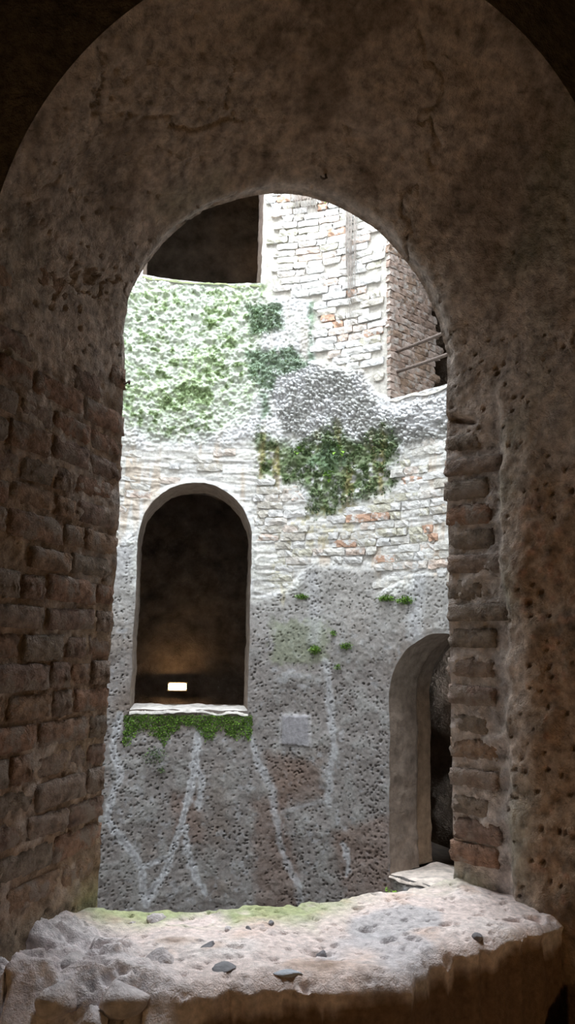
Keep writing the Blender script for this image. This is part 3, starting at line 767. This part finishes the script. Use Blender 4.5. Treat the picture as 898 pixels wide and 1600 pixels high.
def cushion(px, py, w, h, n, label, group=None, m=M_MOSS, size=.015):
    P0 = uz(px, py)
    def dd(th, z):
        u = R0*(th-U0)*D2R; return np.exp(-(((u-P0[0])/w)**2+((z-P0[1])/h)**2)*1.2)*((((u-P0[0])/w)**2+((z-P0[1])/h)**2) < 1.5)
    P, N_ = far_scatter(n*2, (P0[0]-2*w)/R0/D2R+U0, (P0[0]+2*w)/R0/D2R+U0, P0[1]-2*h, P0[1]+2*h, dd, px)
    bul = np.exp(-(((P[:, 2]-P0[1])/h)**2))[:, None]*np.random.default_rng(px).uniform(0, .03, (len(P), 1)); P = P+N_*bul
    o = link('moss_cushion', mesh('moss_cushion', *leaves(P, N_, size, px, .2)), m, smooth=False)
    return tag(o, label, 'moss', group or 'moss cushions on the tufo')
cushion(472, 932, .055, .022, 900, 'bright moss cushion on the tufo left of centre below the bricks')
cushion(604, 935, .08, .025, 1300, 'left end of the bright moss strip under the bricks at right')
cushion(634, 938, .08, .030, 1400, 'right end of the bright moss strip under the bricks at right')
cushion(492, 1015, .05, .035, 1000, 'bright moss cushion above the square plaster patch')
cushion(541, 1009, .055, .025, 800, 'flat moss cushion right of the one above the plaster patch')
cushion(521, 989, .025, .02, 300, 'tiny moss tuft highest of those above the plaster patch')
cushion(528, 1042, .03, .025, 350, 'tiny moss tuft lowest of those above the plaster patch')
cushion(240, 1180, .11, .06, 900, 'ragged moss patch on tufo below the left of the far sill', m=M_MOSSD)['kind'] = 'stuff'
cushion(252, 1203, .03, .03, 160, 'tiny dark moss tuft below the ragged patch under the far sill', m=M_MOSSD)
cushion(325, 505, .06, .05, 500, 'green fern-like tuft in the pale upper left moss', m=M_MOSSP)
# small leafy weeds
def weed(px, py, n, size, label):
    th_, z_ = wallpt(px, py); base = pos(th_, z_, R0-.03); g = np.random.default_rng(px+py)
    rt = empty('wall_weed', tuple(base)); tag(rt, label, 'plant', 'weeds on the far wall')
    nrm = -np.array([math.cos(th_*D2R), math.sin(th_*D2R), 0]); sv = []; sf = []; k_ = 0
    for i in range(n):
        d = nrm*g.uniform(.3, 1)+np.array([g.normal(0, .6), g.normal(0, .3), g.uniform(-.4, .9)]); d /= np.linalg.norm(d)
        L_ = size*g.uniform(.6, 1.3); tip = d*L_+np.array([0, 0, -.25*L_]); mid = d*L_*.55
        s = np.cross(d, (0, 0, 1)); s /= np.linalg.norm(s)
        sv += [s*.0015, -s*.0015, mid-s*.0012, mid+s*.0012]; sf.append((k_, k_+1, k_+2, k_+3)); k_ += 4
        w = L_*.28; up = np.cross(s, d)*.12*L_
        lf = link('leaf', mesh('leaf', np.array([mid, (mid+tip)/2+s*w+up, tip, (mid+tip)/2-s*w+up]), np.array([[0, 1, 2, 3]]), np.full((4, 3), g.uniform(.4, 1))), M_MOSS, rt, False)
    link('stem', mesh('stem', np.array(sv), np.array(sf), np.full((len(sv), 3), .3)), M_MOSS, rt, False)
weed(470, 708, 12, .07, 'small light green weed at the left of the dark moss'); weed(518, 745, 14, .08, 'leafy green weed low in the middle of the dark moss')
weed(530, 705, 10, .07, 'leafy green weed high in the middle of the dark moss'); weed(514, 318, 8, .06, 'small green weed at the top of the brick pier beside roots')
weed(612, 1389, 10, .05, 'bright green weed at the foot of the lower right window')

# hanging dry roots on the brick pier
M_ROOT = mat('dry_root', (.34, .30, .27), var=.3)
def roots(specs, label):
    V = []; Fc = []; k_ = 0; g = np.random.default_rng(specs[0][0])
    for (x0, x1, y0, y1, n) in specs:
        for i in range(n):
            x = g.uniform(x0, x1); ya = y0+g.uniform(-6, 6); yb = ya+(y1-y0)*g.uniform(.5, 1.05); a = wallpt(x, ya); b = wallpt(x+g.normal(0, 2), yb)
            m_ = 9; rr = g.uniform(.0025, .0050); w1 = g.normal(0, .01); f1 = g.uniform(2, 6)
            for j in range(m_):
                t = j/(m_-1); c = pos(a[0]+(b[0]-a[0])*t+.35*w1*100*math.sin(f1*t)*.3, a[1]+(b[1]-a[1])*t, R0-.035-.02*math.sin(3*t))
                for q_ in range(3):
                    an = q_*2.094; V.append(c+rr*(1-.6*t)*np.array([math.cos(an), math.sin(an), 0]))
                if j:
                    for q_ in range(3): Fc.append((k_+3*(j-1)+q_, k_+3*(j-1)+(q_+1) % 3, k_+3*j+(q_+1) % 3, k_+3*j+q_))
            k_ += 3*m_
    o = link('hanging_roots', mesh('hanging_roots', np.array(V), np.array(Fc)), M_ROOT); tag(o, label, 'roots', kind='stuff')
roots([(452, 498, 296, 345, 46)], 'pale dry roots hanging at the top left of the brick pier')
roots([(542, 560, 330, 440, 34), (545, 556, 400, 510, 16)], 'long grey strands of dry roots hanging down the middle of the brick pier')

# ------------------------------------------------------------------ lamp in the passage, rail, nails
def box_bm(name, sx, sy, sz, bev, m, parent, loc=(0, 0, 0)):
    import bmesh
    bm = bmesh.new(); bmesh.ops.create_cube(bm, size=1.0)
    for v in bm.verts: v.co = Vector((v.co.x*sx, v.co.y*sy, v.co.z*sz))
    bmesh.ops.bevel(bm, geom=bm.edges[:], offset=bev, segments=2, affect='EDGES', profile=.5)
    me = bpy.data.meshes.new(name); bm.to_mesh(me); bm.free(); o = link(name, me, m, parent, False); o.location = loc; return o
M_HOUS = mat('lamp_housing', (.10, .09, .08), rough=.5, var=.1, bump=.05)
def emis(name, c, s):
    m = bpy.data.materials.new(name); m.use_nodes = True; p = m.node_tree.nodes['Principled BSDF']
    p.inputs['Base Color'].default_value = (.9, .85, .7, 1); p.inputs['Emission Color'].default_value = (*c, 1); p.inputs['Emission Strength'].default_value = s
    return m
M_GLOW = emis('lamp_glass', (1., .64, .30), 105.)
def lamp(th_, z_, label):
    p = pos(th_, z_, R2-.16); rt = empty('wall_lamp', tuple(p)); rt.rotation_euler = (0, 0, (th_-90)*D2R)
    tag(rt, label, 'lamp')
    box_bm('housing', .27, .09, .11, .012, M_HOUS, rt, (0, .045, 0))
    box_bm('diffuser', .215, .05, .075, .015, M_GLOW, rt, (0, -.015, 0))
    for sx in (-1, 1): box_bm('end_clip', .022, .07, .09, .006, M_HOUS, rt, (sx*.122, -.01, 0))
    box_bm('wall_bracket', .10, .14, .04, .006, M_HOUS, rt, (0, .12, 0))
    return rt
tl, zl_ = wallpt(277, 1073, R2-.18)
lamp(tl, zl_, 'glowing rectangular wall lamp inside the far arched window')
lamp(84.5, 4.75, 'added unseen wall lamp in the upper passage behind the brick pier')  # extra lamp, added out of sight to brighten the upper left opening
lamp(-104, -.9, 'added unseen wall lamp in the passage behind the viewer on the left')  # added behind the camera as warm fill for the near arch
lamp(-62, -.9, 'added unseen wall lamp in the passage behind the viewer on the right')  # second added fill lamp, warms the left jamb

M_IRON = mat('rusty_iron', (.13, .10, .085), rough=.6, var=.4, vscale=60, bump=.3)
rail = empty('iron_railing', tuple(pos(W_UPR.th, W_UPR.z0, R0+.12))); tag(rail, 'two rusty iron rails across the upper right window', 'railing')
def rod(name, a, b, r_, m, parent, n=10, off=(0, 0, 0)):
    a = np.array(a, float)-off; b = np.array(b, float)-off; d = b-a; d /= np.linalg.norm(d)
    s = np.cross(d, (0, 0, 1)); s /= np.linalg.norm(s); t = np.cross(s, d); V = []
    for q_, c in enumerate((a, a+(b-a)*.33, a+(b-a)*.66, b)):
        sag = -.006*(q_ in (1, 2))
        for i in range(n):
            an = 2*math.pi*i/n; V.append(c+r_*(math.cos(an)*s+math.sin(an)*t)+np.array([0, 0, sag]))
    Fc = [tuple(q_*n+k for k in (i, (i+1) % n, n+(i+1) % n, n+i)) for q_ in range(3) for i in range(n)]
    me = bpy.data.meshes.new(name); me.from_pydata([tuple(v) for v in V], [], Fc+[tuple(range(n))[::-1], tuple(range(3*n, 4*n))]); me.update()
    return link(name, me, m, parent)
RR_ = R0+.10
for (xa, ya, xb, yb) in ((614, 552, 698, 524), (612, 584, 698, 559)):
    a = wallpt(xa, ya, RR_); b = wallpt(xb, yb, RR_); sl_ = (b[1]-a[1])/(b[0]-a[0])
    rod('rail', pos(53.5, a[1]+sl_*(53.5-a[0]), RR_), pos(26.5, a[1]+sl_*(26.5-a[0]), RR_), .016, M_IRON, rail, off=np.array(rail.location))
# nail in the left jamb, hook under the crown
def jpt(i, j): return G[i, j]
nz_i = nj+na+int(np.argmin(np.abs(Oo[nj+na:, 1]-.80)))
nail = empty('iron_nail', tuple(G[nz_i, 2])); tag(nail, 'small rusty nail sticking out of the left jamb edge', 'nail')
nn_ = NN[nz_i, 2]
rod('shank', G[nz_i, 2]-nn_*.02, G[nz_i, 2]+nn_*.022, .0025, M_IRON, nail, 8, off=np.array(nail.location))
rod('head', G[nz_i, 2]+nn_*.020, G[nz_i, 2]+nn_*.024, .005, M_IRON, nail, 8, off=np.array(nail.location))
ci = nj+int(na*.47); hook = empty('iron_hook', tuple(G[ci, 14])); tag(hook, 'small dark iron hook under the crown of the near arch', 'hook')
hp = G[ci, 14]; hn = NN[ci, 14]; sd_ = dt[ci, 14]/np.linalg.norm(dt[ci, 14]); sx_ = np.cross(hn, sd_)
rod('shank', hp-hn*.02, hp+hn*.018, .004, M_IRON, hook, 8, off=np.array(hook.location))
rod('tip', hp+hn*.016, hp+hn*.022+sx_*.022, .004, M_IRON, hook, 8, off=np.array(hook.location))
